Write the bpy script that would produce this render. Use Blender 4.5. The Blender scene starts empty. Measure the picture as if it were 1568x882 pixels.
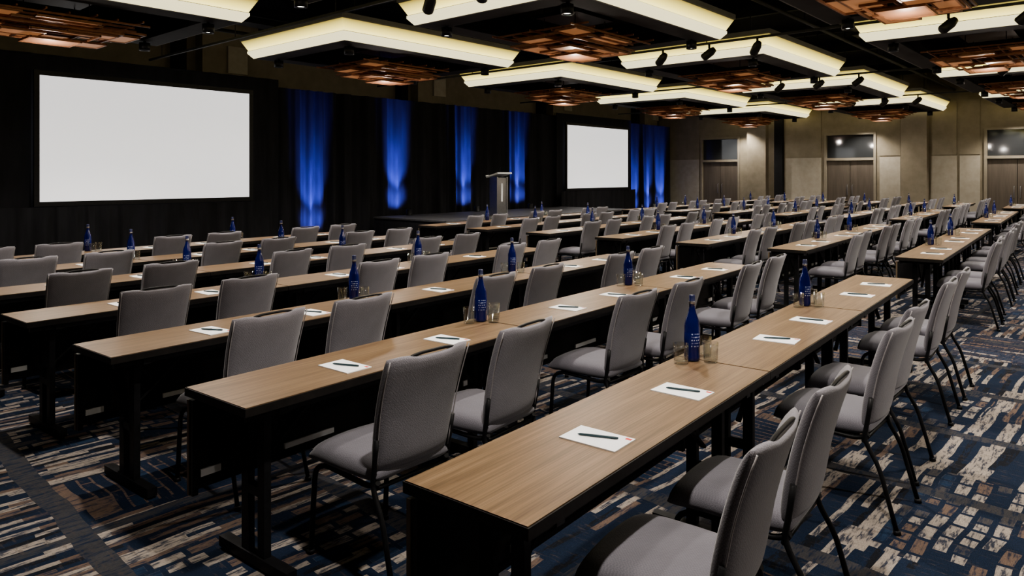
import bpy, bmesh, math, random
from mathutils import Vector, Matrix
random.seed(7)
scene=bpy.context.scene
col=scene.collection
A=math.radians(41.3)
# ------------------------------------------------------------------ materials
def mat(name,color=(.5,.5,.5),rough=.5,metal=0,emis=None,estr=0,trans=0,ior=1.45,sheen=0,spec=.5,coat=0):
    m=bpy.data.materials.new(name); m.use_nodes=True
    b=m.node_tree.nodes['Principled BSDF']
    b.inputs['Base Color'].default_value=(*color,1)
    b.inputs['Roughness'].default_value=rough
    b.inputs['Metallic'].default_value=metal
    b.inputs['IOR'].default_value=ior
    b.inputs['Transmission Weight'].default_value=trans
    b.inputs['Sheen Weight'].default_value=sheen
    b.inputs['Specular IOR Level'].default_value=spec
    b.inputs['Coat Weight'].default_value=coat
    if emis:
        b.inputs['Emission Color'].default_value=(*emis,1); b.inputs['Emission Strength'].default_value=estr
    return m
class NT:
    def __init__(s,m): s.t=m.node_tree; s.n=s.t.nodes; s.l=s.t.links; s.b=s.n['Principled BSDF']
    def node(s,typ,**kw):
        n=s.n.new(typ)
        for k,v in kw.items(): setattr(n,k,v)
        return n
    def link(s,a,b): s.l.new(a,b)
    def math(s,op,a,b=None,c=None):
        n=s.n.new('ShaderNodeMath'); n.operation=op
        for i,v in enumerate((a,b,c)):
            if v is None: continue
            if hasattr(v,'links'): s.l.new(v,n.inputs[i])
            else: n.inputs[i].default_value=v
        return n.outputs[0]
    def ramp(s,fac,stops,const=False):
        n=s.n.new('ShaderNodeValToRGB'); r=n.color_ramp
        if const: r.interpolation='CONSTANT'
        while len(r.elements)<len(stops): r.elements.new(.5)
        for e,(p,c) in zip(r.elements,stops): e.position=p; e.color=(*c,1)
        s.l.new(fac,n.inputs[0]); return n.outputs[0]
    def mix(s,f,a,b,mode='MIX'):
        n=s.n.new('ShaderNodeMix'); n.data_type='RGBA'; n.blend_type=mode
        for v,i in ((f,0),(a,6),(b,7)):
            if hasattr(v,'links'): s.l.new(v,n.inputs[i])
            elif i==0: n.inputs[0].default_value=v
            else: n.inputs[i].default_value=(*v,1)
        return n.outputs[2]
    def coords(s,kind='Object',scale=(1,1,1),rot=(0,0,0)):
        tc=s.n.new('ShaderNodeTexCoord'); mp=s.n.new('ShaderNodeMapping')
        mp.inputs['Scale'].default_value=scale; mp.inputs['Rotation'].default_value=rot
        s.l.new(tc.outputs[kind],mp.inputs[0]); return mp.outputs[0]
    def noise(s,vec,scale,detail=2,rough=.5):
        n=s.n.new('ShaderNodeTexNoise'); n.inputs['Scale'].default_value=scale
        n.inputs['Detail'].default_value=detail; n.inputs['Roughness'].default_value=rough
        s.l.new(vec,n.inputs['Vector']); return n.outputs[0]
    def bump(s,h,strength=.3,dist=.01):
        n=s.n.new('ShaderNodeBump'); n.inputs['Strength'].default_value=strength; n.inputs['Distance'].default_value=dist
        s.l.new(h,n.inputs['Height']); s.l.new(n.outputs[0],s.b.inputs['Normal'])

# carpet
def make_carpet():
    m=mat('carpet_pattern',rough=.95,spec=.15); t=NT(m)
    v0=t.coords('Object',rot=(0,0,math.radians(2)))
    nn=t.node('ShaderNodeTexNoise'); nn.inputs['Scale'].default_value=1.2; nn.inputs['Detail'].default_value=3; t.link(v0,nn.inputs['Vector'])
    vm=t.node('ShaderNodeVectorMath',operation='MULTIPLY_ADD'); t.link(nn.outputs['Color'],vm.inputs[0]); vm.inputs[1].default_value=(.13,.13,0); t.link(v0,vm.inputs[2])
    v=vm.outputs[0]
    sep=t.node('ShaderNodeSeparateXYZ'); t.link(v,sep.inputs[0])
    def brick(w,h,rot=0,off=.5,bias=0,mortar=.0):
        b=t.node('ShaderNodeTexBrick'); b.offset=off; b.squash=.6; b.squash_frequency=3
        b.inputs['Color1'].default_value=(0,0,0,1); b.inputs['Color2'].default_value=(1,1,1,1)
        b.inputs['Mortar'].default_value=(.3,.3,.3,1)
        b.inputs['Scale'].default_value=1; b.inputs['Mortar Size'].default_value=mortar
        b.inputs['Brick Width'].default_value=w; b.inputs['Row Height'].default_value=h; b.inputs['Bias'].default_value=bias
        if rot:
            mp=t.node('ShaderNodeMapping'); mp.inputs['Rotation'].default_value=(0,0,rot); t.link(v,mp.inputs[0]); t.link(mp.outputs[0],b.inputs[0])
        else: t.link(v,b.inputs[0])
        return b.outputs[0]
    navy=(.010,.018,.038); black=(.010,.011,.015); tan=(.135,.096,.077); cream=(.30,.262,.23); grey=(.065,.060,.062); blue=(.016,.034,.070)
    s1=t.ramp(brick(.60,.034,off=.37),[(0,navy),(.24,cream),(.39,black),(.56,tan),(.69,navy),(.85,cream)],True)
    s2=t.ramp(brick(.16,.080,off=.43,mortar=.013),[(0,cream),(.2,navy),(.40,tan),(.58,cream),(.75,blue),(.88,grey)],True)
    s3=t.ramp(brick(.40,.060,off=.3,rot=math.pi/2,mortar=.006),[(0,navy),(.26,tan),(.40,blue),(.58,navy),(.76,cream),(.86,blue)],True)
    sel=brick(1.15,.55,off=.4)
    c=t.mix(t.math('GREATER_THAN',sel,.50),s1,s2)
    c=t.mix(t.math('GREATER_THAN',sel,.78),c,s3)
    xb=t.math('FRACT',t.math('MULTIPLY',sep.outputs[0],1/1.05))
    c=t.mix(t.math('LESS_THAN',xb,.10),c,(.05,.049,.054))
    yb=t.math('FRACT',t.math('MULTIPLY',sep.outputs[1],1/1.85))
    c=t.mix(t.math('LESS_THAN',yb,.035),c,(.045,.045,.05))
    vs=t.coords('Object',scale=(1,5,1))
    n1=t.noise(vs,7.5,6,.82)
    c=t.mix(t.ramp(n1,[(.50,(0,0,0)),(.57,(.92,.92,.92))]),c,(.010,.019,.042))
    vs3=t.coords('Object',scale=(5,1,1)); n3=t.noise(vs3,8,4,.75)
    c=t.mix(t.ramp(n3,[(.56,(0,0,0)),(.66,(.5,.5,.5))]),c,(.075,.06,.055))
    n2=t.noise(vs,60,3,.8)
    c=t.mix(.75,c,t.ramp(n2,[(.25,(.25,.25,.25)),(.7,(1.35,1.35,1.35))]),'MULTIPLY')
    t.link(c,t.b.inputs['Base Color']); t.bump(n2,.4,.004)
    return m
def make_wood():
    m=mat('table_laminate_wood',rough=.40,spec=.38); t=NT(m)
    v=t.coords('Object',scale=(1,14,1)); n=t.noise(v,2.2,6,.6)
    v2=t.coords('Object',scale=(.5,60,1)); n2=t.noise(v2,3,3,.6)
    c=t.ramp(n,[(.25,(.122,.075,.042)),(.5,(.188,.121,.070)),(.75,(.246,.165,.101))])
    c=t.mix(.6,c,t.ramp(n2,[(.3,(.38,.35,.33)),(.65,(1.15,1.15,1.15))]),'MULTIPLY')
    t.link(c,t.b.inputs['Base Color']); return m
def make_fabric(name,c1,c2,scale=160):
    m=mat(name,rough=.72,sheen=.25,spec=.3); t=NT(m)
    v=t.coords('Object')
    w=t.node('ShaderNodeTexChecker'); w.inputs['Scale'].default_value=scale; t.link(v,w.inputs[0])
    w.inputs[1].default_value=(*c1,1); w.inputs[2].default_value=(*c2,1)
    n=t.noise(v,8,3); c=t.mix(.35,w.outputs[0],t.ramp(n,[(.3,(.75,.75,.75)),(.7,(1.15,1.15,1.15))]),'MULTIPLY')
    t.link(c,t.b.inputs['Base Color']); t.bump(t.noise(v,260,2),.4,.003); return m
def make_noisy(name,c1,c2,scale,rough=.8,sc=(1,1,1),bump=0,metal=0):
    m=mat(name,rough=rough,metal=metal,spec=.3); t=NT(m); v=t.coords('Object',scale=sc); n=t.noise(v,scale,4,.6)
    t.link(t.ramp(n,[(.3,c1),(.7,c2)]),t.b.inputs['Base Color'])
    if bump: t.bump(n,bump,.01)
    return m
M={}
M['carpet']=make_carpet(); M['wood']=make_wood()
M['fab']=make_fabric('grey_woven_upholstery',(.235,.225,.252),(.19,.181,.206),190)
M['seat']=make_fabric('grey_seat_upholstery',(.165,.159,.185),(.138,.132,.154),190)
M['piping']=mat('light_grey_piping',(.34,.32,.33),.7)
M['black']=make_noisy('black_powder_coat',(.008,.008,.009),(.016,.016,.018),30,.45)
M['edge']=make_noisy('black_table_edge',(.010,.009,.009),(.018,.016,.015),20,.5)
M['panel']=make_noisy('black_modesty_panel',(.014,.013,.013),(.022,.021,.020),8,.4)
M['tanedge']=mat('panel_wood_edge',(.16,.12,.08),.5)
M['steel']=make_noisy('brushed_steel',(.45,.45,.46),(.6,.6,.62),20,.3,(1,1,8),0,1)
M['chrome']=mat('bright_hardware',(.85,.85,.85),.35,.1)
M['paper']=make_noisy('white_paper',(.78,.79,.82),(.84,.85,.87),12,.7)
M['red']=mat('red_logo_print',(.6,.05,.04),.6)
M['pen']=mat('dark_teal_pen',(.02,.045,.055),.3)
M['blueglass']=mat('cobalt_blue_glass',(.0025,.008,.105),.08,trans=.1,ior=1.45,coat=.4)
M['cap']=mat('navy_cap',(.008,.012,.06),.35)
def make_thin_glass():
    m=mat('clear_thin_glass',(1,1,1),.03); t=NT(m)
    tr=t.node('ShaderNodeBsdfTransparent'); tr.inputs[0].default_value=(.96,.98,.98,1)
    gl=t.node('ShaderNodeBsdfGlossy'); gl.inputs['Roughness'].default_value=.05
    lw=t.node('ShaderNodeLayerWeight'); lw.inputs[0].default_value=.5
    mx=t.node('ShaderNodeMixShader'); f=t.math('MULTIPLY_ADD',t.math('POWER',lw.outputs['Facing'],3.0),.75,.06)
    t.link(f,mx.inputs[0]); t.link(tr.outputs[0],mx.inputs[1]); t.link(gl.outputs[0],mx.inputs[2])
    t.link(mx.outputs[0],t.n['Material Output'].inputs[0]); return m
M['glass']=make_thin_glass()
M['drape']=make_noisy('black_drape_velour',(.010,.010,.012),(.020,.020,.025),4,.9,(1,1,.2))
M['screen']=mat('projection_screen_white',(.8,.8,.8),.9,emis=(.97,.96,.98),estr=.80)
M['wall']=make_noisy('tan_wallcovering',(.18,.155,.112),(.232,.203,.153),3,.75,(1,1,1),.05)
M['wall2']=make_noisy('light_tan_wall_panel',(.29,.26,.212),(.345,.315,.262),5,.6)  # panel's own lighter tan, raised further in place of wall-wash light
M['dark']=make_noisy('black_ceiling_paint',(.006,.006,.007),(.011,.011,.012),2,.9)
M['duct']=make_noisy('dark_duct_metal',(.014,.014,.015),(.028,.028,.03),3,.6)
M['plaster']=make_noisy('coffer_edge_grey',(.12,.118,.11),(.15,.147,.138),4,.8)
M['soffit']=make_noisy('coffer_soffit_charcoal',(.022,.021,.02),(.03,.029,.028),4,.8)
M['lip']=mat('coffer_lit_lip',(.6,.57,.42),.7,emis=(1,.91,.56),estr=1.25)  # cove light falling on the lip is put in as emission
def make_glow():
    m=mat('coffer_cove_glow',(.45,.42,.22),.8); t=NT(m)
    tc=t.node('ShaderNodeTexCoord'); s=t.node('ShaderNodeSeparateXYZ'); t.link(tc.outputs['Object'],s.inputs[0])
    c=t.ramp(t.math('MULTIPLY_ADD',s.outputs[2],5.5,.85),[(.0,(1.0,.86,.34)),(.35,(.76,.62,.18)),(1.0,(.19,.145,.028))])  # cove light on the sloped panel painted as emission, dimmer upward
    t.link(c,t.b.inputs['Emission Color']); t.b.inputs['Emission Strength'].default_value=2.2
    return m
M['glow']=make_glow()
M['copper']=make_noisy('copper_wood_lattice',(.14,.06,.028),(.27,.128,.065),9,.45,(1,1,1),0,.2)
M['amber']=mat('amber_shade',(.14,.065,.035),.5,emis=(1,.44,.18),estr=.22)
M['lens']=mat('downlight_lens',(1,1,1),.4,emis=(1,.95,.85),estr=9)
M['door']=make_noisy('brown_door_veneer',(.085,.070,.057),(.115,.096,.078),2,.45,(6,6,.5))
M['frame']=make_noisy('bronze_door_frame',(.20,.175,.135),(.245,.215,.168),4,.5)
M['tglass']=mat('transom_glass',(.10,.105,.11),.05,metal=.7)
M['stage']=make_noisy('stage_deck_dark',(.05,.05,.055),(.08,.08,.085),6,.6)
M['bluelens']=mat('blue_led_lens',(.1,.1,.9),.4,emis=(.1,.2,1),estr=6)
M['acr']=mat('lectern_top_white',(.75,.75,.75),.4)

# ------------------------------------------------------------------ mesh kit
class MB:
    def __init__(s): s.bm=bmesh.new(); s.mats=[]
    def mi(s,k):
        if k not in s.mats: s.mats.append(k)
        return s.mats.index(k)
    def box(s,x0,x1,y0,y1,z0,z1,k,T=None):
        P=[Vector((x,y,z)) for x in(x0,x1) for y in(y0,y1) for z in(z0,z1)]
        if T: P=[T@p for p in P]
        v=[s.bm.verts.new(p) for p in P]; i=s.mi(k)
        for f in((0,1,3,2),(4,6,7,5),(0,4,5,1),(2,3,7,6),(0,2,6,4),(1,5,7,3)):
            s.bm.faces.new([v[j] for j in f]).material_index=i
    def bar(s,a,b,w,h,k):
        a=Vector(a);b=Vector(b);d=b-a;L=d.length
        T=Matrix.Translation(a)@d.to_track_quat('X','Z').to_matrix().to_4x4()
        s.box(0,L,-w/2,w/2,-h/2,h/2,k,T)
    def lathe(s,prof,k,n=20,cx=0,cy=0,z0=0,smooth=True):
        rings=[]
        i=s.mi(k) if isinstance(k,str) else None
        for r,z in prof:
            if r<1e-5: rings.append([s.bm.verts.new((cx,cy,z0+z))])
            else: rings.append([s.bm.verts.new((cx+r*math.cos(2*math.pi*j/n),cy+r*math.sin(2*math.pi*j/n),z0+z)) for j in range(n)])
        for q in range(len(rings)-1):
            a,b=rings[q],rings[q+1]; kk=i if i is not None else s.mi(k[q])
            for j in range(n):
                j2=(j+1)%n
                if len(a)==1 and len(b)==1: continue
                if len(a)==1: vs=[a[0],b[j],b[j2]]
                elif len(b)==1: vs=[a[j],a[j2],b[0]]
                else: vs=[a[j],a[j2],b[j2],b[j]]
                f=s.bm.faces.new(vs); f.material_index=kk; f.smooth=smooth
    def tube(s,pts,r,k,n=8,ry=None,rounds=0):
        pts=[Vector(p) for p in pts]
        if rounds:
            out=[pts[0]]
            for i in range(1,len(pts)-1):
                p=pts[i]; a=p+(pts[i-1]-p).normalized()*min(rounds,(pts[i-1]-p).length*.45); b=p+(pts[i+1]-p).normalized()*min(rounds,(pts[i+1]-p).length*.45)
                for q in range(5):
                    u=q/4; out.append(a*(1-u)**2+p*2*u*(1-u)+b*u*u)
            out.append(pts[-1]); pts=out
        i=s.mi(k); rings=[]; up=None
        for q,p in enumerate(pts):
            d=(pts[min(q+1,len(pts)-1)]-pts[max(q-1,0)]).normalized()
            if up is None:
                up=Vector((1,0,0)) if abs(d.x)<.9 else Vector((0,0,1))
            sx=(up-d*up.dot(d)).normalized(); sy=d.cross(sx); up=sx
            rings.append([s.bm.verts.new(p+sx*r*math.cos(2*math.pi*j/n)+sy*(ry or r)*math.sin(2*math.pi*j/n)) for j in range(n)])
        for a,b in zip(rings,rings[1:]):
            for j in range(n):
                f=s.bm.faces.new([a[j],a[(j+1)%n],b[(j+1)%n],b[j]]); f.material_index=i; f.smooth=True
        for rg in(rings[0],rings[-1]): s.bm.faces.new(rg).material_index=i
    def pad(s,fn,thick,k,k2=None,N=12,off=(1,1)):
        g={}
        i1=s.mi(k); i2=s.mi(k2 or k)
        for side in(1,-1):
            for a in range(N+1):
                for b in range(N+1):
                    if side==-1 and (a in(0,N) or b in(0,N)): g[(side,a,b)]=g[(1,a,b)]; continue
                    u=math.sin(math.pi/2*(2*a/N-1)); v=math.sin(math.pi/2*(2*b/N-1))
                    p,nn=fn(u,v)
                    t=thick/2*(max(0,(1-abs(u)**9)*(1-abs(v)**9)))**.5
                    t*=off[0] if side==1 else off[1]
                    g[(side,a,b)]=s.bm.verts.new(p+nn*t*side)
        for side in(1,-1):
            for a in range(N):
                for b in range(N):
                    vs=[g[(side,a,b)],g[(side,a+1,b)],g[(side,a+1,b+1)],g[(side,a,b+1)]]
                    if side==-1: vs.reverse()
                    f=s.bm.faces.new(vs); f.smooth=True; f.material_index=i1 if side==1 else i2
    def mesh(s,name):
        bmesh.ops.recalc_face_normals(s.bm,faces=s.bm.faces)
        me=bpy.data.meshes.new(name); s.bm.to_mesh(me); s.bm.free()
        for k in s.mats: me.materials.append(M[k])
        return me
def put(me,name,loc=(0,0,0),rz=0):
    o=bpy.data.objects.new(name,me); o.location=loc; o.rotation_euler=(0,0,rz); col.objects.link(o); return o
def single(mb,name,loc=(0,0,0),rz=0): return put(mb.mesh(name),name,loc,rz)

# ------------------------------------------------------------------ room
X0,X1,Y0,Y1,ZC=-4.0,29.6,-7.0,17.0,5.4
b=MB(); b.box(X0-.2,X1+.2,Y0-.2,Y1+.2,-.1,0,'carpet'); single(b,'floor')
b=MB(); b.box(X0-.2,X1+.2,Y0-.2,Y1+.2,ZC,ZC+.1,'dark'); single(b,'ceiling')
b=MB(); b.box(X0-.2,X1+.2,Y1,Y1+.2,0,ZC,'wall')
for xc in(1.7,8.4,15.1,21.8,28.4):
    b.box(xc-.5,xc+.5,Y1-.35,Y1,0,ZC,'wall'); b.box(xc-1.1,xc-.85,Y1-.3,Y1,0,ZC,'dark')
    b.box(xc+.1,xc+.6,Y1-.42,Y1-.35,4.1,4.75,'wall2')
single(b,'wall_stage')
b=MB(); b.box(X0-.2,X0,Y0,Y1,0,ZC,'wall'); single(b,'wall_rear')
b=MB(); b.box(X0-.2,X1+.2,Y0-.2,Y0,0,ZC,'wall'); single(b,'wall_right')
doors=[(12.99,14.8),(7.6,9.5),(2.25,4.15),(-3.1,-1.2)]
b=MB()
TH=3.28
prev=Y0
for (ya,yb) in sorted(doors):
    b.box(X1,X1+.2,prev,ya,0,ZC,'wall'); b.box(X1,X1+.2,ya,yb,TH,ZC,'wall'); prev=yb
b.box(X1,X1+.2,prev,Y1,0,ZC,'wall')
b.box(X1+.2,X1+.3,Y0,Y1,0,ZC,'dark')
for ya,yb in((11.75,12.55),(5.85,6.7),(.9,1.5)):
    b.box(X1-.3,X1,ya,yb,0,ZC,'wall')
b.box(X1-.16,X1,11.1,11.45,0,ZC,'dark')
for ya,yb in((14.85,16.9),(9.6,11.05),(6.75,7.5),(4.95,5.8),(4.25,4.9),(1.6,2.15),(-1.1,.8)):
    b.box(X1-.03,X1,ya+.02,yb-.02,.14,2.32,'wall2'); b.box(X1-.025,X1,ya+.02,yb-.02,2.36,4.3,'wall')
single(b,'wall_far')
b=MB(); 
prev=Y0
for (ya,yb) in sorted(doors): b.box(X1-.045,X1,prev,ya-.1,0,.13,'edge'); prev=yb+.1
b.box(X1-.045,X1,prev,Y1,0,.13,'edge'); single(b,'baseboard_far')
for i,(ya,yb) in enumerate(doors):
    d=MB(); w=yb-ya; mid=w/2
    d.box(-.05,.12,0,.09,0,TH,'frame'); d.box(-.05,.12,w-.09,w,0,TH,'frame'); d.box(-.05,.12,.09,w-.09,TH-.09,TH,'frame'); d.box(-.05,.12,.09,w-.09,2.2,2.30,'frame')
    d.box(.04,.09,.1,mid-.008,.01,2.19,'door'); d.box(.04,.09,mid+.008,w-.1,.01,2.19,'door')
    d.box(.06,.08,.1,w-.1,2.31,TH-.1,'tglass')
    for sgn in(-1,1):
        yy=mid+sgn*.09
        d.tube([(.04,yy,.85),(-.02,yy,.85),(-.02,yy,1.25),(.04,yy,1.25)],.012,'steel',rounds=.02)
    for ss in(-1,1):
        c=mid+ss*w*.235
        d.box(.03,.04,c-.3,c+.3,.15,.25,'frame')
    single(d,f'door_{i+1}',(X1,ya,0))

# ------------------------------------------------------------------ drapes
def drape(name,xa,xb,y,z0,z1,amp=.06,freq=6.5,top=True):
    bm=bmesh.new(); n=int((xb-xa)/.022); rows=5; R=random.Random(name)
    ph=[R.random()*6 for _ in range(6)]; vs=[]
    for r in range(rows+1):
        fz=r/rows; line=[]
        for i in range(n+1):
            x=xa+(xb-xa)*i/n
            w=freq*x+1.3*math.sin(.9*x+ph[0])+.9*math.sin(2.3*x+ph[1])
            a=amp*(1.0-.35*fz)*(.7+.3*math.sin(1.7*x+ph[2]))
            s=math.sin(w*2.0); yy=y+a*math.copysign(abs(s)**.7,s)+.25*a*math.sin(w*5+ph[3]+fz)
            line.append(bm.verts.new((x,yy,z0+(z1-z0)*fz)))
        vs.append(line)
    for r in range(rows):
        for i in range(n):
            f=bm.faces.new([vs[r][i],vs[r][i+1],vs[r+1][i+1],vs[r+1][i]]); f.smooth=True
    me=bpy.data.meshes.new(name); bm.to_mesh(me); bm.free(); me.materials.append(M['drape'])
    o=put(me,name); return o
drape('stage_backdrop_drape',9.3,29.4,16.2,.01,3.82,amp=.11)
drape('stage_backdrop_drape',X0+.1,9.5,16.0,.01,3.98,amp=.04)
def screen(xa,xb,za,zb,y,sx0,sx1):
    s=MB(); w=xb-xa
    s.box(0,w,-.01,.01,za,zb,'screen')
    f=.09
    for q in((-f,0,za-f,zb+f),(w,w+f,za-f,zb+f)): s.box(q[0],q[1],-.03,.03,q[2],q[3],'black')
    s.box(0,w,-.03,.03,za-f,za,'black'); s.box(0,w,-.03,.03,zb,zb+f,'black')
    for xx in(.35,w-.35):
        s.box(xx-.03,xx+.03,.04,.10,.03,zb,'black'); s.box(xx-.04,xx+.04,-.05,.25,0,.03,'black')
    o=single(s,'projection_screen',(xa,y,0))
    d=MB(); d.box(sx0,xa-.1,y+.12,y+.14,.02,3.9,'drape'); d.box(xb+.1,sx1,y+.12,y+.14,.02,3.9,'drape'); d.box(xa-.1,xb+.1,y+.12,y+.14,zb+.1,3.9,'drape')
    single(d,'screen_dress_drape')
    drape('screen_skirt_drape',sx0,sx1,y-.1,.01,za-.1,amp=.035,freq=9)
screen(4.28,8.50,1.13,3.52,15.6,X0+.2,8.95)
screen(21.15,25.3,1.14,3.48,15.9,20.7,25.75)

# stage + lectern
s=MB(); s.box(12.2,20.6,12.9,15.75,.46,.5,'stage'); s.box(12.22,20.58,12.92,15.73,.0,.46,'drape')
s.box(12.19,20.61,12.88,12.9,.45,.505,'steel')
single(s,'stage_platform')
s=MB(); s.box(-.22,.22,-.2,.2,0,.03,'steel')
for sx in(-1,1): s.box(sx*.2-.025,sx*.2+.025,-.14,.14,.03,1.08,'steel')
s.box(-.175,.175,-.12,-.10,.03,1.06,'steel'); s.box(-.175,.175,.1,.12,.03,1.0,'steel'); s.box(-.03,.03,-.125,-.12,.4,.9,'chrome')
T=Matrix.Translation((0,0,1.13))@Matrix.Rotation(math.radians(-14),4,'X')
s.box(-.29,.29,-.24,.22,-.02,.02,'acr',T); s.box(-.29,.29,.20,.23,.02,.05,'acr',T)
s.tube([(.1,.1,1.13),(.1,.05,1.3),(.06,-.02,1.36)],.006,'black',rounds=.05)
single(s,'lectern',(14.75,13.45,.502))

# blue uplights
def spot(name,loc,target,energy,color,size,blend,rad=.05):
    l=bpy.data.lights.new(name,'SPOT'); l.energy=energy; l.color=color; l.spot_size=math.radians(size); l.spot_blend=blend; l.shadow_soft_size=rad
    o=bpy.data.objects.new(name,l); o.location=loc; o.rotation_euler=(Vector(target)-Vector(loc)).to_track_quat('-Z','Y').to_euler(); col.objects.link(o); return o
s=MB(); s.lathe([(0,0),(.10,0),(.10,.02),(.085,.03),(.085,.16),(.07,.16),(.07,.15),(0,.15)],['black']*6+['bluelens'],n=16)
upm=s.mesh('stage_uplight')
for x in(10.55,13.35,16.1,18.7,26.15,27.3,28.45):
    z=.503 if 12.3<x<20.5 else 0
    yy=15.6
    put(upm,'stage_uplight',(x,yy,z))
    spot('blue_uplight_lamp',(x,yy,z+.2),(x,16.15,z+2.4),2600,(.10,.13,1),28,1,.08)
    spot('blue_uplight_lamp',(x,yy,z+.2),(x,16.15,z+1.25),2700,(.11,.15,1),40,1,.08)
    spot('blue_uplight_lamp',(x,yy,z+.2),(x,16.15,z+.45),520,(.13,.17,1),66,1,.08)

# ------------------------------------------------------------------ ceiling coffers
LX,WY=4.5,3.35
def ringquads(s,r0,z0,r1,z1,k):
    def c(r,z): return [s.bm.verts.new((x,y,z)) for x,y in((-LX/2+r,-WY/2+r),(LX/2-r,-WY/2+r),(LX/2-r,WY/2-r),(-LX/2+r,WY/2-r))]
    a=c(r0,z0);b_=c(r1,z1)
    for j in range(4): s.bm.faces.new([a[j],a[(j+1)%4],b_[(j+1)%4],b_[j]]).material_index=s.mi(k)
s=MB()
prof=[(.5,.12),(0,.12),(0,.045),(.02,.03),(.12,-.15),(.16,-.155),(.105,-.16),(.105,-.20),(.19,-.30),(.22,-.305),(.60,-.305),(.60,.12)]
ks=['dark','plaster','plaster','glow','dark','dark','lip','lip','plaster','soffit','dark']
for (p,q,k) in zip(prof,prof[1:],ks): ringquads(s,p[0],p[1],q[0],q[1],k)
s.box(-LX/2+.5,LX/2-.5,-WY/2+.5,WY/2-.5,.12,.15,'dark')
for xx in(-1.5,1.5):
    for y in(-1,1): s.tube([(xx,y,.15),(xx,y,1.2)],.012,'duct',n=6)
coffm=s.mesh('ceiling_coffer')
# lattice chandelier : layered rectangular copper frames
s=MB()
def rframe(x,y,w,h,z,t=.022,hh=.03,panel=True):
    s.box(x-w/2,x+w/2,y-h/2-t/2,y-h/2+t/2,z,z+hh,'copper'); s.box(x-w/2,x+w/2,y+h/2-t/2,y+h/2+t/2,z,z+hh,'copper')
    s.box(x-w/2-t/2,x-w/2+t/2,y-h/2-t/2,y+h/2+t/2,z,z+hh,'copper'); s.box(x+w/2-t/2,x+w/2+t/2,y-h/2-t/2,y+h/2+t/2,z,z+hh,'copper')
    if panel: s.box(x-w/2+t/2,x+w/2-t/2,y-h/2+t/2,y+h/2-t/2,z+.008,z+.014,'amber')
frames=[(0,0,.62,.5,0,1),(-.42,-.22,.5,.36,.05,1),(.45,.2,.55,.4,.05,1),(.38,-.38,.62,.3,.10,1),(-.4,.36,.6,.34,.10,1),
 (-.8,.05,.42,.5,.15,1),(.85,-.1,.40,.55,.15,1),(0,-.66,.75,.3,.19,1),(.05,.68,.8,.28,.19,1),(-.75,-.55,.44,.36,.23,1),(.8,.55,.46,.34,.23,1),
 (0,0,1.5,1.15,.13,0),(-.1,.05,1.05,1.5,.17,0),(.1,0,2.05,.8,.20,0),(.05,-.05,.85,.9,.075,0)]
for (x,y,w,h,z,p) in frames: rframe(x,y,w,h,z,panel=bool(p))
for i in range(7):
    y=-.75+.25*i; s.box(-1.12+.1*(i%3),1.05-.12*(i%2),y-.011,y+.011,.26,.285,'copper')
for i in range(7):
    x=-.9+.3*i; s.box(x-.011,x+.011,-.9+.1*(i%2),.9-.09*(i%3),.29,.315,'copper')
for xx,yy in((-.4,-.3),(.4,-.3),(-.4,.3),(.4,.3)): s.tube([(xx,yy,.29),(xx,yy,.82)],.008,'black',n=6)
s.box(-.5,.5,-.4,.4,.60,.66,'black')
chm=s.mesh('lattice_chandelier')
s=MB(); s.lathe([(0,.155),(.02,.155),(.02,.13),(.085,.13),(.085,0),(.062,0),(.062,.02),(0,.02)],['black']*6+['lens'],n=16)
canm=s.mesh('ceiling_downlight')
s=MB(); s.tube([(0,0,.0),(0,0,-.07)],.02,'black'); s.tube([(0,0,-.07),(-.02,-.10,-.14)],.02,'black')
T=Matrix.Translation((-.02,0,-.16))@Matrix.Rotation(.9,4,'X')
q0=len(s.bm.verts); s.lathe([(0,-.15),(.06,-.15),(.075,-.13),(.075,.04),(.05,.12),(0,.13)],'black',n=14)
s.bm.verts.ensure_lookup_table(); bmesh.ops.transform(s.bm,matrix=T,verts=s.bm.verts[q0:])
hdm=s.mesh('track_spotlight')
ZT=4.2
for k in range(-1,5):
    for j in range(-1,3):
        cx=1.05+5.95*k+LX/2; cy=.38+4.74*j+WY/2
        if cx+LX/2>X1-.1 or cy-WY/2<Y0 or cx-LX/2<X0: continue
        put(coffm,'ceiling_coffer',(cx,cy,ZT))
        put(chm,'lattice_chandelier',(cx,cy,3.50),0)
        pl=bpy.data.lights.new('chandelier_fill','POINT'); pl.energy=24; pl.color=(1,.88,.76); pl.shadow_soft_size=.05  # added fill hung below the lattice, brightens copper and upper walls
        po=bpy.data.objects.new('chandelier_fill',pl); po.location=(cx,cy,3.30); col.objects.link(po)
        spot('chandelier_down_fill',(cx,cy,3.45),(cx,cy,0),80,(1,.94,.87),172,.3,.12)  # added wide downward fill for chairs and lower walls, leaves ceiling dark
        for n_,(dx,dy) in enumerate(((-1.72,-1.14),(1.72,-1.14),(-1.72,1.14),(1.72,1.14))):
            put(canm,'ceiling_downlight',(cx+dx,cy+dy,3.738))
            if n_ in (0,3):
                spot('downlight_lamp',(cx+dx,cy+dy,3.72),(cx+dx,cy+dy,0),430,(1,.93,.84),120,.7,.06)
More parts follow.
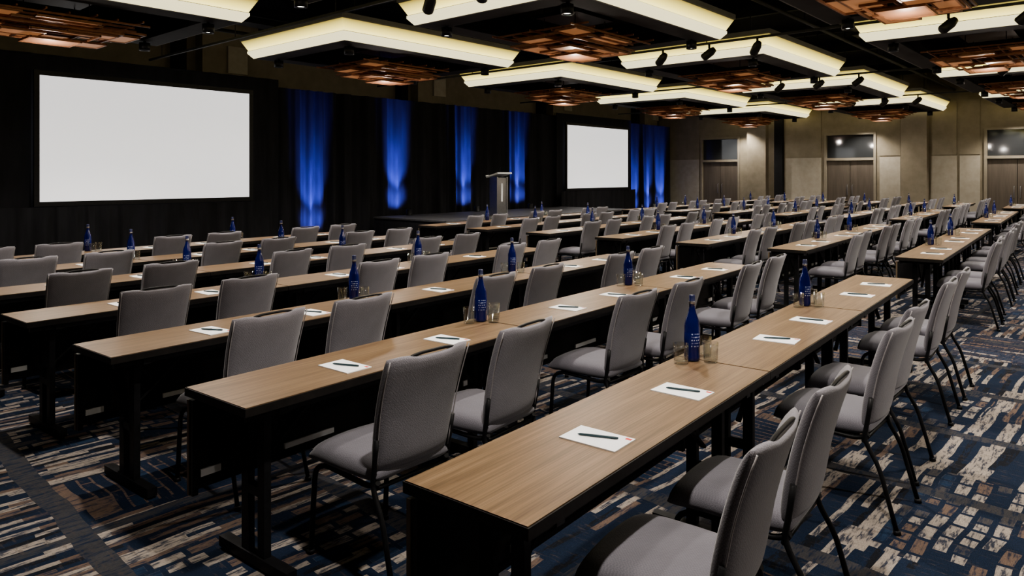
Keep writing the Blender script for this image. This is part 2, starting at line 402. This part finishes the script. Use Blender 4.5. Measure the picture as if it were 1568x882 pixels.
# tracks, ducts
for k in range(0,5):
    x=1.05+5.95*k-.72
    t_=MB(); t_.box(x-.02,x+.02,Y0+.3,Y1-1.4,4.02,4.06,'duct')
    for y in range(int(Y0)+1,int(Y1)-1,3): t_.tube([(x,y,4.06),(x,y,ZC)],.008,'duct',n=6)
    single(t_,'lighting_track')
    for y in(-3.6,-2.6,.3,1.2,2.16,5.05,5.95,6.9):
        o=put(hdm,'track_spotlight',(x,y,4.018)); o.rotation_euler=(0,0,random.uniform(-.8,.8))
for y in(-3.4,-.2,4.5,9.2,13.9):
    t_=MB(); t_.box(X0+.2,X1-.2,y-.22,y+.22,4.75,5.1,'duct')
    t_.tube([(X0+.2,y+.5,4.65),(X1-.2,y+.5,4.65)],.04,'duct')
    t_.tube([(X0+.2,y-.45,4.85),(X1-.2,y-.45,4.85)],.025,'duct')
    for x in range(int(X0)+1,int(X1),4): t_.box(x-.25,x+.25,y-.3,y+.3,4.7,4.75,'duct')
    single(t_,'ceiling_duct')
for k in range(-1,10):
    t_=MB(); x=.0+3.1*k
    if x<X0+.2 or x>X1-.3: continue
    t_.box(x-.06,x+.06,Y0,Y1-.5,5.15,5.4,'duct'); single(t_,'ceiling_beam')

# ------------------------------------------------------------------ furniture meshes
L,W,H=1.826,.457,.75
s=MB()
s.box(-L/2,L/2,-W/2,W/2,H-.036,H-.003,'edge')
s.box(-L/2+.004,L/2-.004,-W/2+.005,W/2-.005,H-.003,H,'wood')
for sx in(-1,1):
    s.box(-L/2+.03,L/2-.03,sx*(W/2-.05)-.012,sx*(W/2-.05)+.012,H-.07,H-.036,'black')
    x=sx*(L/2-.19)
    s.box(x-.02,x+.02,-W/2+.03,W/2-.03,H-.075,H-.036,'black')
    for yy in(-.06,.06): s.box(x-.016,x+.016,yy-.024,yy+.024,.05,H-.07,'black')
    s.box(x-.016,x+.016,-.06,.06,.30,.34,'black')
    s.box(x-.024,x+.024,-.25,.25,.012,.055,'black')
    for yy in(-.225,.225): s.lathe([(0,0),(.02,0),(.02,.012),(0,.012)],'black',n=8,cx=x,cy=yy)
    s.bar((x-sx*.02,0,.42),(x-sx*.36,0,H-.05),.025,.012,'black')
    s.bar((x-sx*.02,.03,.66),(x-sx*.16,.03,.50),.012,.02,'black')
yy=W/2-.02
s.box(-L/2+.01,L/2-.01,yy-.006,yy+.006,.34,.69,'panel')
for zz in(.32,.67): s.box(-L/2+.01,L/2-.01,yy-.02,yy+.008,zz,zz+.02,'black')
for sx in(-1,1):
    s.box(sx*(L/2-.02)-.012,sx*(L/2-.02)+.012,yy-.03,yy+.008,.30,.70,'black')
    xe=sx*(L/2-.006); s.box(xe-.002,xe+.002,yy-.006,yy+.009,.30,.70,'tanedge')
    s.box(sx*(L/2-.09)-.045,sx*(L/2-.09)+.045,yy-.03,yy-.02,.37,.40,'chrome')
    s.box(sx*.32-.14,sx*.32+.14,yy-.03,yy-.02,.365,.39,'chrome')
tabm=s.mesh('training_table')

# chair (faces +Y)
s=MB()
def seat(u,v):
    hw=.228-.018*(1-v)/2*1.0; k=.22
    x=hw*u*math.sqrt(1-k*v*v/2); y=.0+.235*v*math.sqrt(1-k*u*u/2)
    z=.440+.012*(1-u*u)-.018*max(0,v-.5)**2*4
    return Vector((x,y,z)),Vector((0,0,1))
s.pad(seat,.10,'seat',N=14,off=(1,.75))
def back(u,v):
    f=(v+1)/2
    hw=.200+.026*f; k=.10
    x=hw*u*math.sqrt(1-k*v*v/2)
    z=.455+.482*f
    if v>.5: z-=.016*(v-.5)/.5*max(0,1-(u/.60)**4)
    z+= -.010*(u*u)*f
    y=-.225-.045*f-.068*f*f+.028*u*u
    return Vector((x,y,z)),Vector((0,-.96,.26 if f>.4 else .15)).normalized()
s.pad(back,.066,'fab',N=16)
def rim(u,v,o=.024):
    p,n=back(u,v); return p+n*o
for sx in(-1,1):
    s.tube([rim(sx*.985,-.96+1.9*i/10) for i in range(11)],.0028,'piping',n=5)
s.tube([(-.135,-.330,.905),(-.115,-.334,.926),(-.06,-.336,.932),(.06,-.336,.932),(.115,-.334,.926),(.135,-.330,.905)],.007,'black',rounds=.02)
for sx in(-1,1):
    s.tube([(sx*.205,.215,.006),(sx*.200,.19,.375),(sx*.195,.12,.405),(sx*.19,-.17,.392),(sx*.188,-.22,.42)],.0125,'black',ry=.011,rounds=.05)
    s.tube([(sx*.212,-.345,.006),(sx*.205,-.27,.28),(sx*.20,-.20,.40),(sx*.203,-.215,.47),(sx*.208,-.235,.60)],.011,'black',rounds=.05)
    s.tube([(sx*.205,.215,.001),(sx*.205,.215,.02)],.017,'black'); s.tube([(sx*.212,-.346,.001),(sx*.212,-.343,.02)],.017,'black')
s.tube([(-.2,-.2,.39),(.2,-.2,.39)],.010,'black'); s.tube([(-.196,.15,.392),(.196,.15,.392)],.010,'black')
chairm=s.mesh('banquet_chair')

s=MB(); s.box(-.07,.07,-.108,.108,0,.004,'paper'); s.box(.046,.060,-.102,-.080,.004,.0044,'red'); padm=s.mesh('notepad')
s=MB()
Tn=[(0,-.07),(.0015,-.069),(.004,-.06),(.0045,-.02),(.0045,.055),(.0035,.068),(0,.07)]
s.lathe([(r,z) for r,z in Tn],'pen',n=8); s.box(.0035,.006,-.001,.001,.02,.066,'steel')
bmesh.ops.rotate(s.bm,verts=s.bm.verts,cent=(0,0,0),matrix=Matrix.Rotation(math.pi/2,3,'X'))
penm=s.mesh('pen')
s=MB()
s.lathe([(0,.004),(.03,0),(.036,.006),(.0375,.02),(.0375,.07),(.0377,.0705),(.0377,.135),(.0375,.1355),(.037,.165),(.031,.195),(.020,.225),(.0145,.25),(.0135,.272),(.0155,.273),(.0155,.285),(.0145,.286),(.0145,.31),(.012,.314),(0,.314)],
  ['blueglass']*5+['label','blueglass']+['blueglass']*6+['steel']+['cap']*4,n=24)
def make_label():
    m=mat('printed_blue_label',(.01,.03,.32),.25); t=NT(m); v=t.coords('Object')
    sep=t.node('ShaderNodeSeparateXYZ'); t.link(v,sep.inputs[0])
    rows=t.math('FRACT',t.math('MULTIPLY',sep.outputs[2],70)); n=t.noise(t.coords('Object',scale=(1,1,.3)),220,2,.7)
    msk=t.math('MULTIPLY',t.math('LESS_THAN',rows,.4),t.math('GREATER_THAN',n,.52))
    ang=t.math('ABSOLUTE',sep.outputs[0]); msk=t.math('MULTIPLY',msk,t.math('LESS_THAN',ang,.022))
    t.link(t.mix(msk,(.003,.009,.11),(.40,.45,.62)),t.b.inputs['Base Color']); return m
M['label']=make_label(); botm=s.mesh('water_bottle')
s=MB(); s.lathe([(0,0),(.031,0),(.033,.004),(.036,.095),(.0345,.095),(.0315,.014),(0,.012)],'glass',n=24); glm=s.mesh('drinking_glass')

# ------------------------------------------------------------------ layout
ra=math.radians(3.2); e=Vector((math.cos(ra),math.sin(ra),0)); nrm=Vector((-math.sin(ra),math.cos(ra),0))
rows=[(1.36,1.62),(1.355,3.02),(1.31,4.23),(1.29,5.50),(1.27,6.78),(1.25,8.05),(1.23,9.25)]
blocks=[(0,3),(7.24,3),(14.5,3),(21.75,2)]
R=random.Random(11)
for (rx,ry) in rows:
    S=Vector((rx,ry,0))
    for bs,nt in blocks:
        for k in range(nt):
            c=S+e*(bs+.915+1.83*k)-nrm*(W/2)
            put(tabm,'training_table',c,ra)
            for off in(-.32,.335):
                p=c+e*(off+R.uniform(-.02,.02))-nrm*(W/2+.10+R.uniform(-.02,.025))
                put(chairm,'banquet_chair',p,ra+R.uniform(-.05,.05))
                q=c+e*(off+.04+R.uniform(-.02,.02))-nrm*(.045); q.z=H
                rr=ra+R.uniform(-.06,.06)
                put(padm,'notepad',q,rr)
                q2=q.copy(); q2.z=H+.0087; q2+=e*.005
                put(penm,'pen',q2,rr+.35+R.uniform(-.12,.12))
            if k<nt-1:
                q=c+e*.915+nrm*.0; q.z=H
                put(botm,'water_bottle',q+nrm*.135-e*.03,A-math.pi/2+.3)
                put(glm,'drinking_glass',q-e*.12+nrm*.15)
                put(glm,'drinking_glass',q-e*.01+nrm*.05)
                if R.random()<.6: put(glm,'drinking_glass',q+e*.08+nrm*.12)

# ------------------------------------------------------------------ world & camera
w=bpy.data.worlds.new('world'); scene.world=w; w.use_nodes=True
w.node_tree.nodes['Background'].inputs[0].default_value=(.5,.55,.65,1); w.node_tree.nodes['Background'].inputs[1].default_value=.02
cam=bpy.data.cameras.new('camera'); co=bpy.data.objects.new('camera',cam); col.objects.link(co)
co.location=(0,0,1.64); co.rotation_euler=(math.pi/2,0,A-math.pi/2)
cam.lens=25.25; cam.sensor_width=36; cam.shift_y=-.1105; cam.clip_end=100
scene.camera=co
scene.view_settings.view_transform='AgX'
scene.view_settings.look='AgX - Medium High Contrast'
